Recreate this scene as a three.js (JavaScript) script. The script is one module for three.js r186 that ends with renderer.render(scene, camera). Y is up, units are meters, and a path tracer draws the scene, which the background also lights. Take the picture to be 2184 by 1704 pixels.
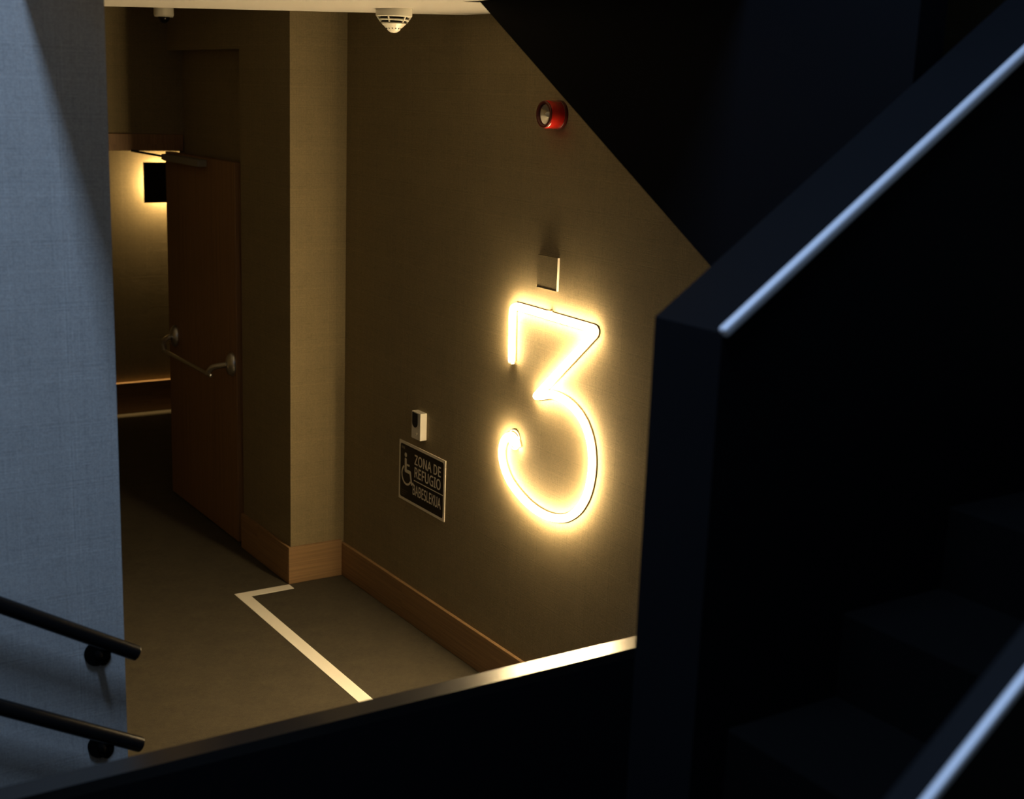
import * as THREE from 'three';
import { RoundedBoxGeometry } from 'three/addons/geometries/RoundedBoxGeometry.js';
import { mergeGeometries } from 'three/addons/utils/BufferGeometryUtils.js';
import { RectAreaLightUniformsLib } from 'three/addons/lights/RectAreaLightUniformsLib.js';

// ------------------------------------------------------------------ camera, light, exposure
const scene = new THREE.Scene();
scene.background = new THREE.Color(0x000000);
const renderer = new THREE.WebGLRenderer({ antialias: true });
renderer.toneMapping = THREE.LinearToneMapping;
renderer.toneMappingExposure = 1.12;
renderer.shadowMap.enabled = true;
RectAreaLightUniformsLib.init();

const EYE = new THREE.Vector3(0, 2.34, 0);           // standing on the quarter landing, 0.75 m above level 3
const camera = new THREE.PerspectiveCamera(33.36, 2184 / 1704, 0.05, 60);
{
  const yaw = THREE.MathUtils.degToRad(33.458), pitch = THREE.MathUtils.degToRad(12.932), roll = THREE.MathUtils.degToRad(2.088);
  camera.position.copy(EYE);
  camera.rotation.order = 'YXZ';
  camera.rotation.set(-pitch, -yaw, roll);
  camera.focus = 4.9;
  camera.userData.fStop = 3.0;
  camera.updateMatrixWorld();
}
const WARM = [1.0, 0.72, 0.36], COOL = [0.42, 0.63, 1.0];
const NEON_GLOW = 125, NEON_FRONT = 300;               // radiance of the number's tube and of the strips along its front
const PANEL_GLOW = 2.0, PANEL_LIGHT = 108;            // cool ceiling luminaire over the stairwell
const SCONCE_GLOW = 40, SCONCE_LIGHT = 11;

// ------------------------------------------------------------------ helpers
let seed = 7;
const rnd = () => { seed = (seed * 1664525 + 1013904223) >>> 0; return seed / 4294967296; };
const names = {};
const numbered = (n) => { const k = names[n] = (names[n] ?? -1) + 1; return k ? `${n}_${String(k).padStart(3, '0')}` : n; };
const lin = (r, g, b) => new THREE.Color().setRGB(r, g, b);

function uvMetres(geo) {                              // uv in metres on the plane each face looks along
  const g = geo.index ? geo.toNonIndexed() : geo;
  const p = g.attributes.position, uv = new Float32Array(p.count * 2);
  const a = new THREE.Vector3(), b = new THREE.Vector3(), c = new THREE.Vector3();
  for (let i = 0; i < p.count; i += 3) {
    a.fromBufferAttribute(p, i); b.fromBufferAttribute(p, i + 1); c.fromBufferAttribute(p, i + 2);
    const n = b.clone().sub(a).cross(c.clone().sub(a));
    const ax = Math.abs(n.x), ay = Math.abs(n.y), az = Math.abs(n.z);
    for (const [k, v] of [[0, a], [1, b], [2, c]]) {
      const t = ax >= ay && ax >= az ? [v.z, v.y] : ay >= az ? [v.x, v.z] : [v.x, v.y];
      uv[(i + k) * 2] = t[0]; uv[(i + k) * 2 + 1] = t[1];
    }
  }
  g.setAttribute('uv', new THREE.BufferAttribute(uv, 2));
  return g;
}
function bx(x0, x1, y0, y1, z0, z1, r = 0) {          // a box between world limits, edges rounded by r
  const w = Math.abs(x1 - x0), h = Math.abs(y1 - y0), d = Math.abs(z1 - z0);
  const g = r > 0 ? new RoundedBoxGeometry(w, h, d, 2, Math.min(r, w / 2.01, h / 2.01, d / 2.01)) : new THREE.BoxGeometry(w, h, d);
  g.translate((x0 + x1) / 2, (y0 + y1) / 2, (z0 + z1) / 2);
  return uvMetres(g);
}
function prismXY(pts, z0, z1) {                       // a polygon in x, y pushed from z0 to z1
  const s = new THREE.Shape(pts.map(([x, y]) => new THREE.Vector2(x, y)));
  const g = new THREE.ExtrudeGeometry(s, { depth: Math.abs(z1 - z0), bevelEnabled: false });
  g.translate(0, 0, Math.min(z0, z1));
  return uvMetres(g);
}
function prismZY(pts, x0, x1) {                       // a polygon in z, y pushed from x0 to x1
  const s = new THREE.Shape(pts.map(([z, y]) => new THREE.Vector2(-z, y)));
  const g = new THREE.ExtrudeGeometry(s, { depth: Math.abs(x1 - x0), bevelEnabled: false });
  g.rotateY(Math.PI / 2); g.translate(Math.min(x0, x1), 0, 0);
  return uvMetres(g);
}
function tube(points, r, seg = 24, radial = 14, closedEnds = true) {
  const v = points.map((p) => new THREE.Vector3(...p));
  const curve = v.length === 2 ? new THREE.LineCurve3(v[0], v[1]) : new THREE.CatmullRomCurve3(v, false, 'centripetal');
  const list = [new THREE.TubeGeometry(curve, v.length === 2 ? 1 : seg, r, radial, false)];
  if (closedEnds) for (const [p, t] of [[v[0], curve.getTangent(0).negate()], [v[v.length - 1], curve.getTangent(1)]]) {
    const cap = new THREE.SphereGeometry(r, radial, 5, 0, Math.PI * 2, 0, Math.PI / 2);
    cap.scale(1, 0.35, 1);
    cap.applyQuaternion(new THREE.Quaternion().setFromUnitVectors(new THREE.Vector3(0, 1, 0), t));
    cap.translate(p.x, p.y, p.z);
    list.push(cap);
  }
  return uvMetres(mergeGeometries(list.map((g) => g.toNonIndexed())));
}
function lathe(profile, n = 40) { return new THREE.LatheGeometry(profile.map(([r, y]) => new THREE.Vector2(r, y)), n); }
function shade(o) { o.castShadow = true; o.receiveShadow = true; return o; }
function tag(o, label, category, group) {
  o.userData.label = label; o.userData.category = category;
  if (group) o.userData.group = group;
  return o;
}
function thing(name, label, category, [x, y, z], group) {   // a Group at the thing's base; its parts are children
  const o = new THREE.Group();
  o.name = numbered(name); o.position.set(x, y, z);
  scene.add(o);
  return tag(o, label, category, group);
}
function part(name, geo, mat, parent) {                     // geometry in world coordinates, hung under its thing
  let p = parent; const off = new THREE.Vector3();
  while (p && p !== scene) { off.add(p.position); p = p.parent; }
  geo.translate(-off.x, -off.y, -off.z);
  const m = shade(new THREE.Mesh(geo, mat));
  m.name = name;
  (parent ?? scene).add(m);
  return m;
}
function struct(name, geo, mat, label, category) {
  const m = shade(new THREE.Mesh(geo, mat));
  m.name = numbered(name); m.userData.kind = 'structure';
  scene.add(m);
  return tag(m, label, category);
}
function structGroup(name, label, category, at) {
  const o = thing(name, label, category, at);
  o.userData.kind = 'structure';
  return o;
}

// ------------------------------------------------------------------ textures and materials
function dataTex(n, f, srgb = false) {
  const d = new Uint8Array(n * n * 4);
  for (let y = 0; y < n; y++) for (let x = 0; x < n; x++) {
    const v = f(x, y), i = (y * n + x) * 4;
    d[i] = v[0]; d[i + 1] = v[1]; d[i + 2] = v[2]; d[i + 3] = 255;
  }
  const t = new THREE.DataTexture(d, n, n);
  t.wrapS = t.wrapT = THREE.RepeatWrapping; t.magFilter = THREE.LinearFilter; t.minFilter = THREE.LinearMipmapLinearFilter; t.generateMipmaps = true;
  if (srgb) t.colorSpace = THREE.SRGBColorSpace;
  t.needsUpdate = true;
  return t;
}
function valueNoise(n, cells) {                        // tiling smooth noise, n by n
  const g = Array.from({ length: cells * cells }, rnd);
  const s = (t) => t * t * (3 - 2 * t);
  return (x, y) => {
    const u = x / n * cells, v = y / n * cells, i = Math.floor(u), j = Math.floor(v), a = s(u - i), b = s(v - j);
    const q = (p, r) => g[((r + cells) % cells) * cells + ((p + cells) % cells)];
    return (q(i, j) * (1 - a) + q(i + 1, j) * a) * (1 - b) + (q(i, j + 1) * (1 - a) + q(i + 1, j + 1) * a) * b;
  };
}
function linen(n = 512) {                              // woven wall cloth: uneven threads both ways
  const warp = Array.from({ length: n }, rnd), weft = Array.from({ length: n }, rnd);
  const wob = valueNoise(n, 64), slubA = valueNoise(n, 64), slubB = valueNoise(n, 128), cloud = valueNoise(n, 5);
  return dataTex(n, (x, y) => {
    const a = warp[x] * 0.55 + warp[(x + 1) % n] * 0.45, b = weft[y] * 0.55 + weft[(y + 1) % n] * 0.45;
    const v = 0.70 + 0.24 * (a - 0.5) * (wob(x, y / 3) * 1.6 - 0.3) + 0.24 * (b - 0.5) * (slubA(x / 3, y) * 1.6 - 0.3) + 0.16 * (slubB(x, y) - 0.5) + 0.16 * (rnd() - 0.5) + 0.05 * (cloud(x, y) - 0.5);
    const c = Math.max(0, Math.min(255, v * 255));
    return [c, c, c];
  });
}
function carpet(n = 512) {
  const a = valueNoise(n, 160), b = valueNoise(n, 24), c = valueNoise(n, 6);
  return dataTex(n, (x, y) => {
    const v = 255 * (0.66 + 0.2 * (a(x, y) - 0.5) + 0.12 * (b(x, y) - 0.5) + 0.12 * (c(x, y) - 0.5) + 0.14 * (rnd() - 0.5));
    return [v, v, v];
  });
}
function woodGrain(n = 512) {                          // grain along v
  const col = valueNoise(n, 90), wave = valueNoise(n, 6), fine = valueNoise(n, 200);
  return dataTex(n, (x, y) => {
    const w = (x + 26 * wave(x, y / 6)) % n;
    const v = 255 * (0.70 + 0.22 * (col(w, y / 40) - 0.5) + 0.14 * (fine(w, y / 20) - 0.5));
    return [v, v * 0.97, v * 0.93];
  });
}
const withRepeat = (t, u, v, turn = 0) => { const c = t.clone(); c.repeat.set(u, v); c.rotation = turn; c.needsUpdate = true; return c; };
const linenTex = linen(), carpetTex = carpet(), woodTex = woodGrain();
const clothMap = withRepeat(linenTex, 2.2, 2.2), carpetMap = withRepeat(carpetTex, 2.5, 2.5), woodUp = withRepeat(woodTex, 2, 1), woodAcross = withRepeat(woodTex, 2, 1, Math.PI / 2);
const std = (o) => new THREE.MeshStandardMaterial(o);
const M = {
  cloth: std({ color: lin(0.335, 0.268, 0.150), map: clothMap, bumpMap: clothMap, bumpScale: 0.0006, roughness: 0.95 }),
  greyCloth: std({ color: lin(0.47, 0.45, 0.41), map: clothMap, bumpMap: clothMap, bumpScale: 0.0008, roughness: 0.95 }),
  carpet: std({ color: lin(0.074, 0.062, 0.040), map: carpetMap, bumpMap: carpetMap, bumpScale: 0.0015, roughness: 1 }),
  whitePaint: std({ color: lin(0.37, 0.36, 0.34), roughness: 0.85 }),
  oak: std({ color: lin(0.42, 0.26, 0.13), map: woodAcross, roughness: 0.6 }),
  doorWood: std({ color: lin(0.36, 0.21, 0.105), map: woodUp, roughness: 0.55 }),
  black: new THREE.MeshPhysicalMaterial({ color: lin(0.0036, 0.0038, 0.0046), roughness: 0.6, specularIntensity: 0.08 }),
  tread: new THREE.MeshPhysicalMaterial({ color: lin(0.002, 0.002, 0.002), roughness: 1, specularIntensity: 0.03 }),
  blackGloss: new THREE.MeshPhysicalMaterial({ color: lin(0.004, 0.004, 0.004), roughness: 0.25, specularIntensity: 0.45 }),
  capGloss: std({ color: lin(0.006, 0.006, 0.006), roughness: 0.27 }),
  satinTrim: std({ color: lin(0.50, 0.50, 0.53), metalness: 0.2, roughness: 0.5 }),
  matteBlack: std({ color: lin(0.01, 0.01, 0.01), roughness: 0.7 }),
  whitePlastic: std({ color: lin(0.72, 0.70, 0.62), roughness: 0.35 }),
  greyPlastic: std({ color: lin(0.22, 0.21, 0.20), roughness: 0.5 }),
  darkSlot: std({ color: lin(0.01, 0.01, 0.01), roughness: 0.9 }),
  redPlastic: new THREE.MeshPhysicalMaterial({ color: lin(0.62, 0.02, 0.012), roughness: 0.25, clearcoat: 0.5, clearcoatRoughness: 0.1 }),
  darkRed: std({ color: lin(0.09, 0.008, 0.006), roughness: 0.4 }),
  reflector: std({ color: lin(0.8, 0.78, 0.74), metalness: 0.9, roughness: 0.25 }),
  lens: new THREE.MeshPhysicalMaterial({ color: 0xffffff, transmission: 1, thickness: 0, roughness: 0.05, ior: 1.45 }),
  steel: std({ color: lin(0.58, 0.58, 0.57), metalness: 0.9, roughness: 0.3 }),
  tape: std({ color: lin(0.86, 0.85, 0.80), roughness: 0.7 }),
  channel: std({ color: lin(0.30, 0.22, 0.12), roughness: 0.4 }),
  clearCap: std({ color: lin(0.8, 0.74, 0.62), roughness: 0.3 }),
  neon: std({ color: lin(0.9, 0.88, 0.8), emissive: lin(...WARM), emissiveIntensity: NEON_GLOW, roughness: 0.4 }),
  sconceGlow: std({ color: lin(0.9, 0.88, 0.8), emissive: lin(1, 0.67, 0.28), emissiveIntensity: SCONCE_GLOW, roughness: 0.5 }),
  panelGlow: std({ color: lin(0.9, 0.9, 0.9), emissive: lin(...COOL), emissiveIntensity: PANEL_GLOW, roughness: 0.5 }),
};

// ------------------------------------------------------------------ the shell of the place
// level 3: a passage between x = 0.978 and x = 2.76 with its floor at y = 0; the open stairwell lies on the near side of z = -3.3
const FAR = -7.25, RIGHT = 2.76, LEFT = 0.978, SIDE = 2.48, PIER = -5.63;
struct('floor', bx(-1.5, 4.6, -0.25, 0, -9.45, -2.40), M.carpet, 'dark brown carpet of the third floor passage', 'floor');
struct('floor', bx(-1.5, RIGHT + 0.15, -2.3, -2.1, -2.40, 1.5), M.carpet, 'carpet at the foot of the stairwell', 'floor');
struct('floor', bx(-1.5, 0.95, 0.55, 0.75, -1.50, 1.5), M.carpet, 'carpeted quarter landing in the stairwell', 'floor');
struct('wall_right', bx(RIGHT, RIGHT + 0.15, -2.3, 5.8, PIER, 1.5), M.cloth, 'taupe cloth wall carrying the lit number', 'wall');
struct('wall_left', bx(-1.5, LEFT, -2.3, 5.8, -3.45, -3.30), M.greyCloth, 'grey linen wall beside the descending handrails', 'wall');
struct('wall_lobby', bx(-1.65, -1.5, -0.25, 2.9, FAR, -3.45), M.cloth, 'taupe end wall of the lobby behind the grey linen wall', 'wall');
struct('wall_pier', bx(SIDE, RIGHT + 0.15, 0, 2.9, -6.22, PIER), M.cloth, 'projecting taupe pier between lit number and open door', 'wall');
struct('wall_recess', mergeGeometries([bx(2.56, RIGHT + 0.15, 0, 2.9, FAR, -6.22), bx(SIDE, 2.56, 2.5, 2.9, FAR, -6.22)]), M.cloth, 'shallow wall recess that takes the open door leaf', 'wall');
struct('wall_far', mergeGeometries([bx(-1.65, 4.6, 1.965, 2.9, FAR - 0.12, FAR), bx(-1.65, 1.50, 0, 1.965, FAR - 0.12, FAR), bx(2.58, 4.6, 0, 1.965, FAR - 0.12, FAR)]), M.cloth, 'wall over and beside the doorway at the passage end', 'wall');
struct('wall_back', bx(0.3, 4.6, 0, 2.9, -9.45, -9.30), M.cloth, 'wall with the square lamp seen through the doorway', 'wall');
struct('wall_end', mergeGeometries([bx(4.6, 4.75, 0, 2.9, -9.45, FAR), bx(0.3, 0.45, 0, 2.9, -9.45, FAR)]), M.cloth, 'end walls of the room behind the door', 'wall');
struct('ceiling', mergeGeometries([bx(-1.65, RIGHT + 0.15, 2.74, 2.9, FAR, -4.6), bx(-1.65, LEFT, 2.74, 2.9, -4.6, -3.45)]), M.whitePaint, 'ceiling of the passage', 'ceiling');
struct('ceiling', bx(0.3, 4.75, 2.7, 2.9, -9.45, FAR - 0.12), M.cloth, 'ceiling of the room behind the door', 'ceiling');
const headY = (x) => 2.5631 + (x - 1.1247) * 0.0396;
struct('wall_header', mergeGeometries([prismXY([[LEFT, headY(LEFT)], [2.155, headY(2.155)], [2.155, 5.8], [LEFT, 5.8]], -4.6, -3.45), prismXY([[2.155, headY(2.155)], [RIGHT, headY(RIGHT)], [RIGHT, 5.8], [2.155, 5.8]], -4.6, -3.61)]), M.whitePaint, 'white painted header over the passage mouth', 'header');
// the stairwell round the camera
struct('wall_stairwell', mergeGeometries([bx(-1.65, -1.5, -2.3, 5.8, -3.45, 1.5), bx(-1.65, RIGHT + 0.15, -2.3, 5.8, 1.5, 1.65)]), M.greyCloth, 'grey linen outer walls of the stairwell', 'wall');
struct('ceiling', bx(-1.65, RIGHT + 0.15, 5.8, 5.95, -3.45, 1.65), M.whitePaint, 'ceiling over the stairwell', 'ceiling');

// skirting boards
struct('baseboard_right', bx(RIGHT - 0.016, RIGHT, 0, 0.168, PIER, -2.5, 0.003), M.oak, 'oak skirting under the lit number', 'skirting');
struct('baseboard_pier', mergeGeometries([bx(SIDE - 0.016, RIGHT - 0.016, 0, 0.184, PIER, PIER + 0.016, 0.003), bx(SIDE - 0.016, SIDE, 0, 0.184, -6.22, PIER, 0.003)]), M.oak, 'oak skirting wrapped round the taupe pier', 'skirting');
struct('baseboard_left', bx(-1.5, -1.484, 0, 0.17, FAR, -3.45, 0.003), M.oak, 'oak skirting behind the grey linen wall', 'skirting');
struct('baseboard_back', bx(0.45, 4.6, 0, 0.225, -9.30, -9.268, 0.003), M.oak, 'oak skirting in the room behind the door', 'skirting');

// door frame: head and two jambs on the far wall
{
  const g = structGroup('trim_1', 'wooden frame round the doorway at the passage end', 'door frame', [1.985, 0, FAR]);
  part('frame_head', bx(1.42, 2.555, 1.965, 2.055, FAR, FAR + 0.018, 0.003), M.doorWood, g);
  part('frame_jamb', bx(1.42, 1.50, 0, 1.965, FAR - 0.12, FAR + 0.018, 0.003), M.doorWood, g);
}

// ------------------------------------------------------------------ stairs and parapets
function flight(name, label, mat, x0, dir, n, y0, z0, z1, rise = 0.168, going = 0.27) {   // steps climbing along x
  const g = structGroup(name, label, 'stairs', [x0, y0, (z0 + z1) / 2]);
  for (let k = 0; k < n; k++) {
    const a = x0 + dir * going * k, b = a + dir * (going + 0.02);
    part('step', bx(Math.min(a, b), Math.max(a, b), y0 + rise * k - 0.02, y0 + rise * (k + 1), z0, z1, 0.006), mat, g);
  }
  return g;
}
flight('stair_flight', 'dark steps climbing beside the grey linen wall', M.tread, 0.95, -1, 4, 0, -3.29, -2.50);
flight('stair_flight', 'black steps climbing between the two black sloping parapets', M.tread, 1.0, 1, 6, 0.75, -1.60, -0.96);
{ // the flight overhead: its black string is the slanting edge that cuts across the taupe wall
  const s = 0.593, y = (z) => 1.956 + (-2.431 - z) * s;
  const g = structGroup('stair_flight', 'black side of the flight overhead, slanting down past the red beacon', 'stairs', [2.45, y(-1.86), -1.86]);
  part('string', prismZY([[-1.86, y(-1.86)], [-3.60, y(-3.60)], [-3.60, 4.6], [-1.86, 4.6]], 2.16, 2.24), M.black, g);
  part('inner_parapet', prismZY([[-2.3, 2.72], [-2.3, 4.6], [-0.9, 4.6], [-0.9, 2.72]], 2.47, 2.52), M.black, g);
  part('soffit', prismZY([[-1.86, y(-1.86) + 0.02], [-3.60, y(-3.60) + 0.02], [-3.60, y(-3.60) + 0.22], [-1.86, y(-1.86) + 0.22]], 2.24, RIGHT - 0.002), M.black, g);
}
struct('ceiling', mergeGeometries([bx(0.763, 2.155, 2.64, 2.86, -3.298, -2.35), bx(LEFT + 0.001, 2.155, 2.64, 2.86, -3.449, -3.298)]), M.whitePaint, 'edge of the upper landing slab', 'slab');

{ // level guard in front of the passage
  const g = structGroup('parapet', 'low black parapet with a polished cap in front of the passage', 'parapet', [0.6, -0.5, -2.44]);
  const body = [[2.155, -1.9], [2.155, 0.988], [0.35, 0.988], [-1.3, 1.978], [-1.3, -1.9]];
  part('panel', prismXY(body, -2.468, -2.392), M.black, g);
  part('cap', prismZY([[-2.392, 0.988], [-2.392, 1.013], [-2.474, 1.0], [-2.474, 0.988]], 0.35, 2.155), M.capGloss, g);
}
function slopedParapet(label, x0, x1, y0, s, z0, z1, base, trim, trimMat) {    // black guard climbing to the right with a pale edge strip
  const g = structGroup('parapet', label, 'parapet', [x0, base, (z0 + z1) / 2]);
  const yEnd = y0 + (x1 - x0) * s;
  part('panel', prismXY([[x0, base], [x1, base], [x1, yEnd], [x0, y0]], z0, z1), M.black, g);
  const q = 0.011, len = Math.hypot(x1 - x0, yEnd - y0), ang = Math.atan2(yEnd - y0, x1 - x0);
  const strip = new RoundedBoxGeometry(len, trim, trim, 3, trim * 0.35);
  strip.rotateZ(ang);
  strip.translate((x0 + x1) / 2, (y0 + yEnd) / 2 - 0.001, z1);
  part('edge_strip', uvMetres(strip), trimMat, g);
  return g;
}
slopedParapet('black sloping parapet whose pale edge meets the cut taupe wall', 1.485, 2.755, 1.966, 0.69, -1.80, -1.625, -1.9, 0.020, M.satinTrim);
slopedParapet('black sloping parapet low down beside the stair start', 0.98, 2.755, 1.583, 0.77, -0.84, -0.80, 0.76, 0.011, M.satinTrim);

// ------------------------------------------------------------------ door leaf, folded back into its recess
{
  const g = structGroup('door_1', 'brown wooden door standing open with a chrome push bar', 'door', [2.497, 0.008, -6.76]);
  const leaf = part('leaf', bx(2.474, 2.52, 0.008, 1.96, -7.30, -6.285, 0.003), M.doorWood, g);
  const cl = part('door_closer', mergeGeometries([bx(2.425, 2.476, 1.915, 1.952, -7.20, -6.66, 0.005), bx(2.43, 2.476, 1.918, 1.949, -7.24, -7.20, 0.004)]), M.greyPlastic, g);
  part('closer_arm', tube([[2.44, 1.936, -7.20], [2.262, 1.966, -7.222]], 0.006, 2, 8), M.matteBlack, cl);
  const bar = part('push_bar', tube([[2.375, 0.885, -7.10], [2.375, 0.885, -6.38]], 0.010, 2, 12), M.steel, g);
  for (const z of [-7.19, -6.335]) {
    const e = new THREE.SphereGeometry(1, 24, 16); e.scale(0.036, 0.062, 0.045); e.translate(2.474, 0.945, z);
    part('housing', uvMetres(e), M.steel, bar);
    const s = z < -7 ? 1 : -1;
    part('bar_arm', tube([[2.44, 0.945, z], [2.385, 0.925, z + s * 0.05], [2.375, 0.885, z + s * 0.095]], 0.015, 10, 10), M.steel, bar);
  }
}

// ------------------------------------------------------------------ the lit number 3
{
  const g = thing('neon_number_sign', 'glowing warm white number three mounted on the taupe wall', 'neon sign', [RIGHT, 0.79, -3.93]);
  // centre line on the wall, as z and y
  const corner = (a, b, c, r, n = 6) => {              // a rounded bend at b
    const B = new THREE.Vector2(...b), A = new THREE.Vector2(...a).sub(B), C = new THREE.Vector2(...c).sub(B);
    const p = B.clone().addScaledVector(A.normalize(), r), q = B.clone().addScaledVector(C.normalize(), r);
    return Array.from({ length: n + 1 }, (_, i) => { const t = i / n; return [(1 - t) ** 2 * p.x + 2 * t * (1 - t) * B.x + t * t * q.x, (1 - t) ** 2 * p.y + 2 * t * (1 - t) * B.y + t * t * q.y]; });
  };
  const S0 = [-4.171, 1.345], S1 = [-4.178, 1.557], S2 = [-3.640, 1.551], S3 = [-4.000, 1.240], S4 = [-3.937, 1.262];
  const bow = [[-3.937, 1.262], [-3.884, 1.269], [-3.782, 1.258], [-3.699, 1.218], [-3.651, 1.158], [-3.632, 1.090], [-3.634, 1.021], [-3.656, 0.949], [-3.706, 0.880], [-3.781, 0.829], [-3.873, 0.805], [-3.983, 0.808], [-4.086, 0.837], [-4.165, 0.880], [-4.208, 0.935], [-4.217, 0.984], [-4.200, 1.028], [-4.160, 1.052], [-4.122, 1.042], [-4.108, 1.018]];
  const smooth = new THREE.CatmullRomCurve3(bow.map(([z, y]) => new THREE.Vector3(z, y, 0)), false, 'centripetal').getSpacedPoints(110).map((v) => [v.x, v.y]);
  const path = [S0, [-4.173, 1.41], [-4.1755, 1.48], ...corner(S0, S1, S2, 0.030), [-4.0, 1.5555], [-3.85, 1.5535], ...corner(S1, S2, S3, 0.030), [-3.73, 1.473], [-3.82, 1.3955], [-3.91, 1.3178], ...corner(S2, S3, S4, 0.012), ...smooth.slice(2)];
  function sweep(pts, profile) {                       // profile: [across, off the wall] pairs, closed
    const n = pts.length, m = profile.length, pos = [], idx = [];
    for (let i = 0; i < n; i++) {
      const a = pts[Math.max(0, i - 1)], b = pts[Math.min(n - 1, i + 1)];
      let tz = b[0] - a[0], ty = b[1] - a[1]; const l = Math.hypot(tz, ty); tz /= l; ty /= l;
      for (const [w, off] of profile) pos.push(RIGHT - off, pts[i][1] + tz * w, pts[i][0] - ty * w);
    }
    for (let i = 0; i < n - 1; i++) for (let k = 0; k < m; k++) {
      const a = i * m + k, b = i * m + (k + 1) % m, c = a + m, d = b + m;
      idx.push(a, b, c, b, d, c);
    }
    for (let k = 1; k < m - 1; k++) { idx.push(0, k + 1, k); const o = (n - 1) * m; idx.push(o, o + k, o + k + 1); }
    const geo = new THREE.BufferGeometry();
    geo.setAttribute('position', new THREE.Float32BufferAttribute(pos, 3));
    geo.setIndex(idx);
    const flat = geo.toNonIndexed(); flat.computeVertexNormals();
    return uvMetres(flat);
  }
  const round = []; for (let k = 0; k <= 8; k++) { const t = Math.PI * k / 8; round.push([0.0118 * Math.cos(t), 0.0155 + 0.0095 * Math.sin(t)]); }
  part('neon_tube', sweep(path, [[0.0118, 0.0062], ...round, [-0.0118, 0.0062]]), M.neon, g);
  const ch = part('backing_channel', sweep(path, [[0.0155, 0], [0.0155, 0.006], [-0.0155, 0.006], [-0.0155, 0]]), M.channel, g);
  const pad = new THREE.CylinderGeometry(0.040, 0.040, 0.002, 36); pad.rotateZ(Math.PI / 2); pad.translate(RIGHT - 0.001, 1.038, -4.146);
  part('end_pad', uvMetres(pad), M.channel, ch);
  const ring = new THREE.TorusGeometry(0.0385, 0.002, 8, 40); ring.rotateY(Math.PI / 2); ring.translate(RIGHT - 0.003, 1.038, -4.146);
  part('end_ring', uvMetres(ring), M.clearCap, ch);
  part('end_cap', bx(RIGHT - 0.022, RIGHT - 0.004, 1.332, 1.345, -4.184, -4.158, 0.005), M.clearCap, g);
  part('clip', bx(RIGHT - 0.012, RIGHT, 1.562, 1.576, -3.945, -3.925, 0.002), M.channel, g);
  // the light the tube throws forward into the passage: strips just in front of its face
  const front = [[S0, S1], [S1, S2], [S2, S3], [bow[2], bow[5]], [bow[5], bow[8]], [bow[8], bow[11]], [bow[11], bow[14]]];
  for (const [a, b] of front) {
    const w = Math.hypot(b[0] - a[0], b[1] - a[1]);
    const l = new THREE.RectAreaLight(lin(...WARM), NEON_FRONT, w * 0.9, 0.012);
    l.name = 'neon_light';
    l.position.set(RIGHT - 0.0275, (a[1] + b[1]) / 2, (a[0] + b[0]) / 2);
    // local -z looks into the passage (-x); local x runs along the stroke
    const f = new THREE.Vector3(1, 0, 0), x = new THREE.Vector3(0, b[1] - a[1], b[0] - a[0]).normalize(), y = f.clone().cross(x);
    l.quaternion.setFromRotationMatrix(new THREE.Matrix4().makeBasis(x, y, f));
    scene.add(l);
  }
}

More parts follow.
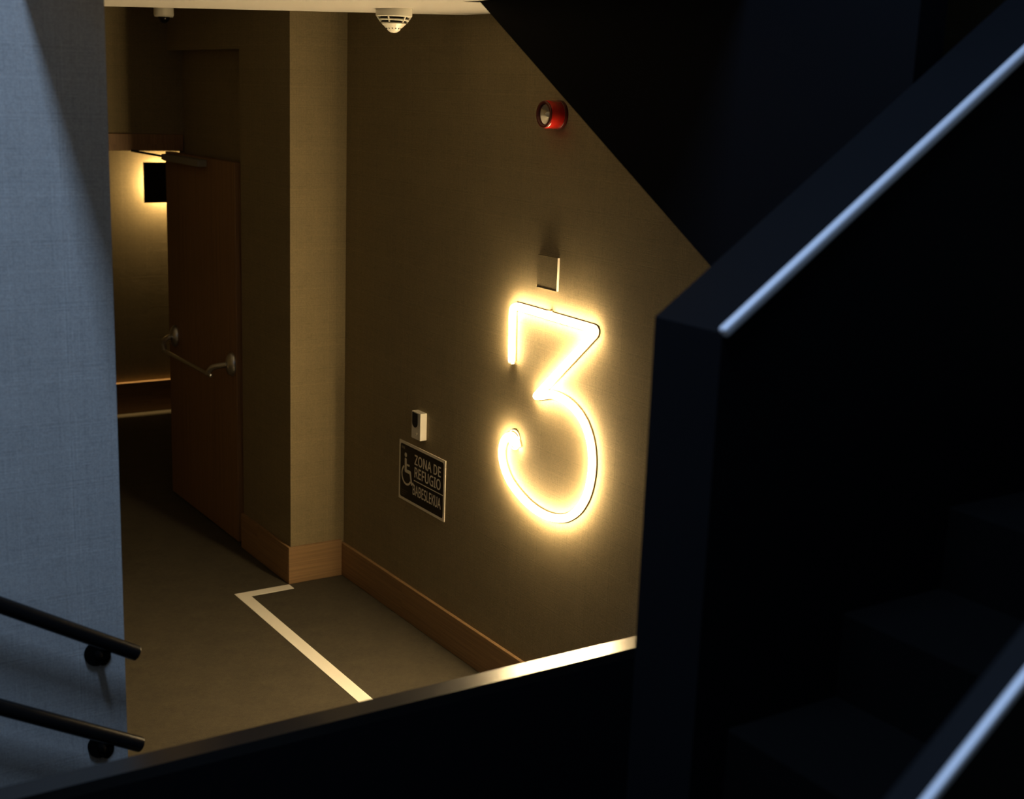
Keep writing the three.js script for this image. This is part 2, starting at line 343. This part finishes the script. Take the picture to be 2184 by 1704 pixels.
// ------------------------------------------------------------------ things on the taupe wall
{ // refuge sign
  const z0 = -5.066, z1 = -4.661, y0 = 0.552, y1 = 0.822, W = 1024, Hh = Math.round(W * (y1 - y0) / (z1 - z0));
  const cv = document.createElement('canvas'); cv.width = W; cv.height = Hh;
  const c = cv.getContext('2d');
  c.fillStyle = '#e4dfd0'; c.fillRect(0, 0, W, Hh);
  const b = 30, r = 34;
  c.fillStyle = '#070707';
  c.beginPath(); c.moveTo(b + r, b); c.lineTo(W - b - r, b); c.quadraticCurveTo(W - b, b, W - b, b + r); c.lineTo(W - b, Hh - b - r); c.quadraticCurveTo(W - b, Hh - b, W - b - r, Hh - b); c.lineTo(b + r, Hh - b); c.quadraticCurveTo(b, Hh - b, b, Hh - b - r); c.lineTo(b, b + r); c.quadraticCurveTo(b, b, b + r, b); c.closePath(); c.fill();
  c.fillStyle = '#e4dfd0'; c.strokeStyle = '#e4dfd0'; c.textBaseline = 'alphabetic';
  const word = (t, x, y, w, h) => {                   // a word fitted to a box
    c.save(); c.font = '100px sans-serif';
    const m = c.measureText(t).width || 60 * t.length;
    c.translate(x, y); c.scale(w / m, h / 73); c.fillText(t, 0, 0); c.lineWidth = 3; c.strokeText(t, 0, 0); c.restore();
  };
  word('ZONA DE', 352, 206, 590, 112);
  word('REFUGIO', 348, 352, 596, 116);
  c.fillRect(345, 388, W - b - 345, 11);
  word('BABESLEKUA', 316, 560, 630, 120);
  // wheelchair symbol
  c.lineCap = 'butt';
  c.beginPath(); c.arc(152, 148, 27, 0, 7); c.fill();
  c.beginPath(); c.moveTo(130, 190); c.quadraticCurveTo(150, 176, 176, 192); c.lineTo(178, 310); c.lineTo(262, 310); c.quadraticCurveTo(276, 312, 280, 330); c.lineTo(306, 434); c.lineTo(334, 424); c.lineTo(344, 446); c.lineTo(286, 474); c.lineTo(246, 350); c.lineTo(150, 350); c.quadraticCurveTo(134, 348, 132, 330); c.closePath(); c.fill();
  c.fillRect(176, 244, 66, 24);
  c.lineWidth = 24; c.beginPath(); c.arc(178, 376, 108, -2.15, 0.55, true); c.stroke();
  // small print, too small to read in the photograph
  c.fillStyle = '#8a867b';
  for (let k = 0; k < 3; k++) c.fillRect(56 + 26 * k, 58, 18, 30);
  c.fillStyle = '#4c4a45';
  for (let k = 0; k < 3; k++) c.fillRect(54, Hh - 118 + 24 * k, 150 - 30 * k, 8);
  const t = new THREE.CanvasTexture(cv); t.colorSpace = THREE.SRGBColorSpace; t.anisotropy = 8;
  const g = thing('refuge_sign', 'black plaque reading ZONA DE REFUGIO BABESLEKUA with a wheelchair symbol', 'sign', [RIGHT, y0, (z0 + z1) / 2]);
  part('plate', bx(RIGHT - 0.004, RIGHT, y0, y1, z0, z1), std({ color: lin(0.75, 0.72, 0.62), roughness: 0.5 }), g);
  const face = new THREE.PlaneGeometry(z1 - z0, y1 - y0); face.rotateY(-Math.PI / 2); face.translate(RIGHT - 0.0045, (y0 + y1) / 2, (z0 + z1) / 2);
  part('print', face, std({ map: t, roughness: 0.5 }), g);
}
{ // small wall unit over the sign
  const z0 = -4.910, z1 = -4.832, y0 = 0.870, y1 = 0.990, p = 0.032;
  const g = thing('call_unit', 'small white box with a black sounder on the wall above the refuge plaque', 'call unit', [RIGHT, y0, -4.871]);
  part('housing', bx(RIGHT - p, RIGHT, y0, y1, z0, z1, 0.002), M.whitePlastic, g);
  const s = new THREE.Shape(); const w = 0.024, h0 = 0.925, h1 = 0.986;
  s.moveTo(-w, h1); s.lineTo(w, h1); s.lineTo(w, h0 + 0.018); s.quadraticCurveTo(w, h0, 0, h0 - 0.004); s.quadraticCurveTo(-w, h0, -w, h0 + 0.018);
  const gr = new THREE.ExtrudeGeometry(s, { depth: 0.003, bevelEnabled: false }); gr.rotateY(-Math.PI / 2); gr.translate(RIGHT - p, 0, -4.876);
  part('grille', uvMetres(gr), M.darkSlot, g);
  for (const [y, z] of [[0.898, -4.858], [0.891, -4.866]]) part('button', bx(RIGHT - p - 0.003, RIGHT - p, y - 0.003, y + 0.003, z - 0.003, z + 0.003, 0.001), M.reflector, g);
}
{ // blank cover above the number
  const g = thing('cover_plate', 'blank wall coloured cover plate above the glowing number', 'cover plate', [RIGHT, 1.65, -3.962]);
  part('plate', bx(RIGHT - 0.009, RIGHT, 1.650, 1.770, -4.026, -3.898, 0.002), M.cloth, g);
  part('rim', mergeGeometries([bx(RIGHT - 0.010, RIGHT - 0.001, 1.6485, 1.650, -4.026, -3.897), bx(RIGHT - 0.010, RIGHT - 0.001, 1.6485, 1.770, -3.8985, -3.897)]), M.clearCap, g);
}
{ // fire beacon
  const c = [2.272, -3.935];
  const g = thing('alarm_beacon', 'round red fire alarm beacon high on the taupe wall', 'beacon', [RIGHT, c[0] - 0.05, c[1]]);
  const turnToWall = (geo) => { geo.rotateZ(Math.PI / 2); geo.translate(RIGHT, c[0], c[1]); return uvMetres(geo); };  // +y of the lathe looks into the passage
  part('base', turnToWall(lathe([[0, 0], [0.050, 0], [0.050, 0.012], [0.048, 0.014], [0, 0.014]])), M.darkRed, g);
  part('body', turnToWall(lathe([[0, 0.014], [0.0485, 0.014], [0.0485, 0.060], [0.047, 0.066], [0.044, 0.068], [0.044, 0.040], [0, 0.040]])), M.redPlastic, g);
  part('ring', turnToWall(lathe([[0.0360, 0.058], [0.0472, 0.067], [0.0455, 0.072], [0.0370, 0.071], [0.0345, 0.064], [0.0360, 0.058]])), M.darkRed, g);
  part('reflector', turnToWall(lathe([[0, 0.044], [0.012, 0.045], [0.024, 0.051], [0.035, 0.061], [0.035, 0.057], [0, 0.042]])), M.reflector, g);
  part('bulb', turnToWall(lathe([[0, 0.062], [0.006, 0.060], [0.009, 0.053], [0.009, 0.045], [0, 0.045]], 16)), M.whitePlastic, g);
  part('lens', turnToWall(lathe([[0, 0.071], [0.015, 0.0705], [0.028, 0.069], [0.0365, 0.065]])), M.lens, g);
}

// ------------------------------------------------------------------ things on the ceilings
{ // smoke detector under the header
  const x = 2.233, z = -4.1975, y = headY(2.233), k = 1.26;
  const g = thing('smoke_detector', 'white cone shaped smoke detector hanging from the white header', 'smoke detector', [x, y, z]);
  const at = (geo) => { geo.scale(k, k, k); geo.translate(x, y + 0.002, z); return uvMetres(geo); };
  part('base', at(lathe([[0, 0], [0.049, 0], [0.0495, -0.002], [0.0495, -0.021], [0.047, -0.0235], [0, -0.0235]])), M.whitePlastic, g);
  part('core', at(lathe([[0, -0.022], [0.038, -0.022], [0.028, -0.044], [0, -0.044]])), M.darkSlot, g);
  part('louvre', at(lathe([[0.030, -0.0295], [0.0425, -0.0290], [0.0395, -0.0335], [0.030, -0.0335], [0.030, -0.0295]])), M.whitePlastic, g);
  part('nose', at(lathe([[0, -0.0385], [0.0360, -0.0385], [0.0325, -0.0425], [0.0210, -0.0530], [0.0150, -0.0600], [0.0085, -0.0640], [0, -0.0650]])), M.whitePlastic, g);
  for (let i = 0; i < 6; i++) {
    const a = 0.75 + i * Math.PI / 3, rib = new THREE.BoxGeometry(0.004, 0.0175, 0.003);
    rib.rotateX(0); rib.rotateZ(-0.62); rib.translate(0.0408, -0.0305, 0); rib.rotateY(a);
    part('rib', at(rib), M.whitePlastic, g);
  }
  for (let i = 0; i < 14; i++) {
    const a = i * Math.PI / 7, n = new THREE.BoxGeometry(0.003, 0.0035, 0.0022); n.translate(0.0201, -0.0535, 0); n.rotateY(a);
    part('notch', at(n), M.darkSlot, g);
  }
}
{ // dome camera in the passage
  const x = 2.245, z = -6.6, y = 2.74;
  const g = thing('dome_camera', 'small white dome camera with a black bubble on the passage ceiling', 'dome camera', [x, y, z]);
  const at = (geo) => { geo.translate(x, y, z); return uvMetres(geo); };
  part('housing', at(lathe([[0, 0], [0.047, 0], [0.048, -0.088], [0.044, -0.098], [0, -0.098]])), M.whitePlastic, g);
  const d = new THREE.SphereGeometry(0.029, 24, 12, 0, Math.PI * 2, Math.PI / 2, Math.PI / 2); d.translate(0, -0.098, 0);
  part('bubble', at(d), M.blackGloss, g);
}

// ------------------------------------------------------------------ handrails on the grey wall
function handrail(label, ex, ey, s) {
  const z = -3.222, far = -0.9, r = 0.0205;
  const g = thing('handrail', label, 'handrail', [ex, ey, z], 'handrails on the grey linen wall');
  const yAt = (x) => ey + (ex - x) * s;
  part('rail', tube([[far, yAt(far), z], [ex, ey, z]], r, 2, 20), M.blackGloss, g);
  for (const bxp of [0.905, -0.2]) {
    const yb = yAt(bxp) - 0.060;
    const disc = new THREE.CylinderGeometry(0.034, 0.034, 0.008, 28); disc.rotateX(Math.PI / 2); disc.translate(bxp, yb, -3.296);
    const b = part('bracket', uvMetres(disc), M.tread, g);
    part('bracket_arm', tube([[bxp, yb, -3.292], [bxp, yb - 0.004, -3.245], [bxp + 0.004, yb + 0.022, z], [bxp + 0.004, yAt(bxp + 0.004) - r + 0.003, z]], 0.010, 16, 10), M.tread, b);
  }
}
handrail('upper of the two black tube handrails on the grey linen wall', 0.985, 0.884, 0.590);
handrail('lower of the two black tube handrails on the grey linen wall', 0.988, 0.623, 0.545);

// ------------------------------------------------------------------ floor marking
{
  const g = thing('floor_marking', 'white tape corner marking the refuge bay on the carpet', 'floor tape', [2.2, 0, -4.6]);
  part('tape_strip', bx(2.187, 2.247, 0.0002, 0.0022, -5.612, -2.60), M.tape, g);
  part('tape_strip', bx(2.247, SIDE - 0.017, 0.0002, 0.0022, -5.612, -5.554), M.tape, g);
}

// ------------------------------------------------------------------ lamp in the room behind the door
{
  const g = thing('wall_lamp', 'square black wall lamp glowing behind its plate beyond the doorway', 'wall lamp', [3.135, 1.50, -9.3]);
  part('lamp_plate', bx(2.985, 3.285, 1.500, 1.782, -9.283, -9.268, 0.003), M.matteBlack, g);
  part('lamp_glow', bx(3.030, 3.240, 1.545, 1.737, -9.299, -9.287, 0.003), M.sconceGlow, g);
  part('mount', bx(3.100, 3.170, 1.600, 1.680, -9.287, -9.283), M.matteBlack, g);
  const l = new THREE.PointLight(lin(1, 0.67, 0.28), SCONCE_LIGHT, 0, 2);
  l.name = 'wall_lamp_light'; l.position.set(3.135, 1.641, -9.292); l.shadow.radius = 0.2; l.castShadow = true;
  scene.add(l);
}
// cool linear luminaire high over the stairwell (it lights the grey wall and the parapet edges)
{
  const x = 0.05, z = -1.45, w = 0.36, d = 1.5, y = 5.8;
  const g = thing('ceiling_light', 'long cool white light fitting on the stairwell ceiling', 'ceiling light', [x, y, z]);
  part('light_housing', bx(x - w / 2 - 0.02, x + w / 2 + 0.02, y - 0.05, y, z - d / 2 - 0.02, z + d / 2 + 0.02, 0.004), M.whitePaint, g);
  part('light_diffuser', bx(x - w / 2, x + w / 2, y - 0.056, y - 0.05, z - d / 2, z + d / 2), M.panelGlow, g);
  const l = new THREE.RectAreaLight(lin(...COOL), PANEL_LIGHT, w, d);
  l.name = 'ceiling_light_source'; l.position.set(x, y - 0.062, z); l.rotation.x = -Math.PI / 2;
  scene.add(l);
}

renderer.render(scene, camera);
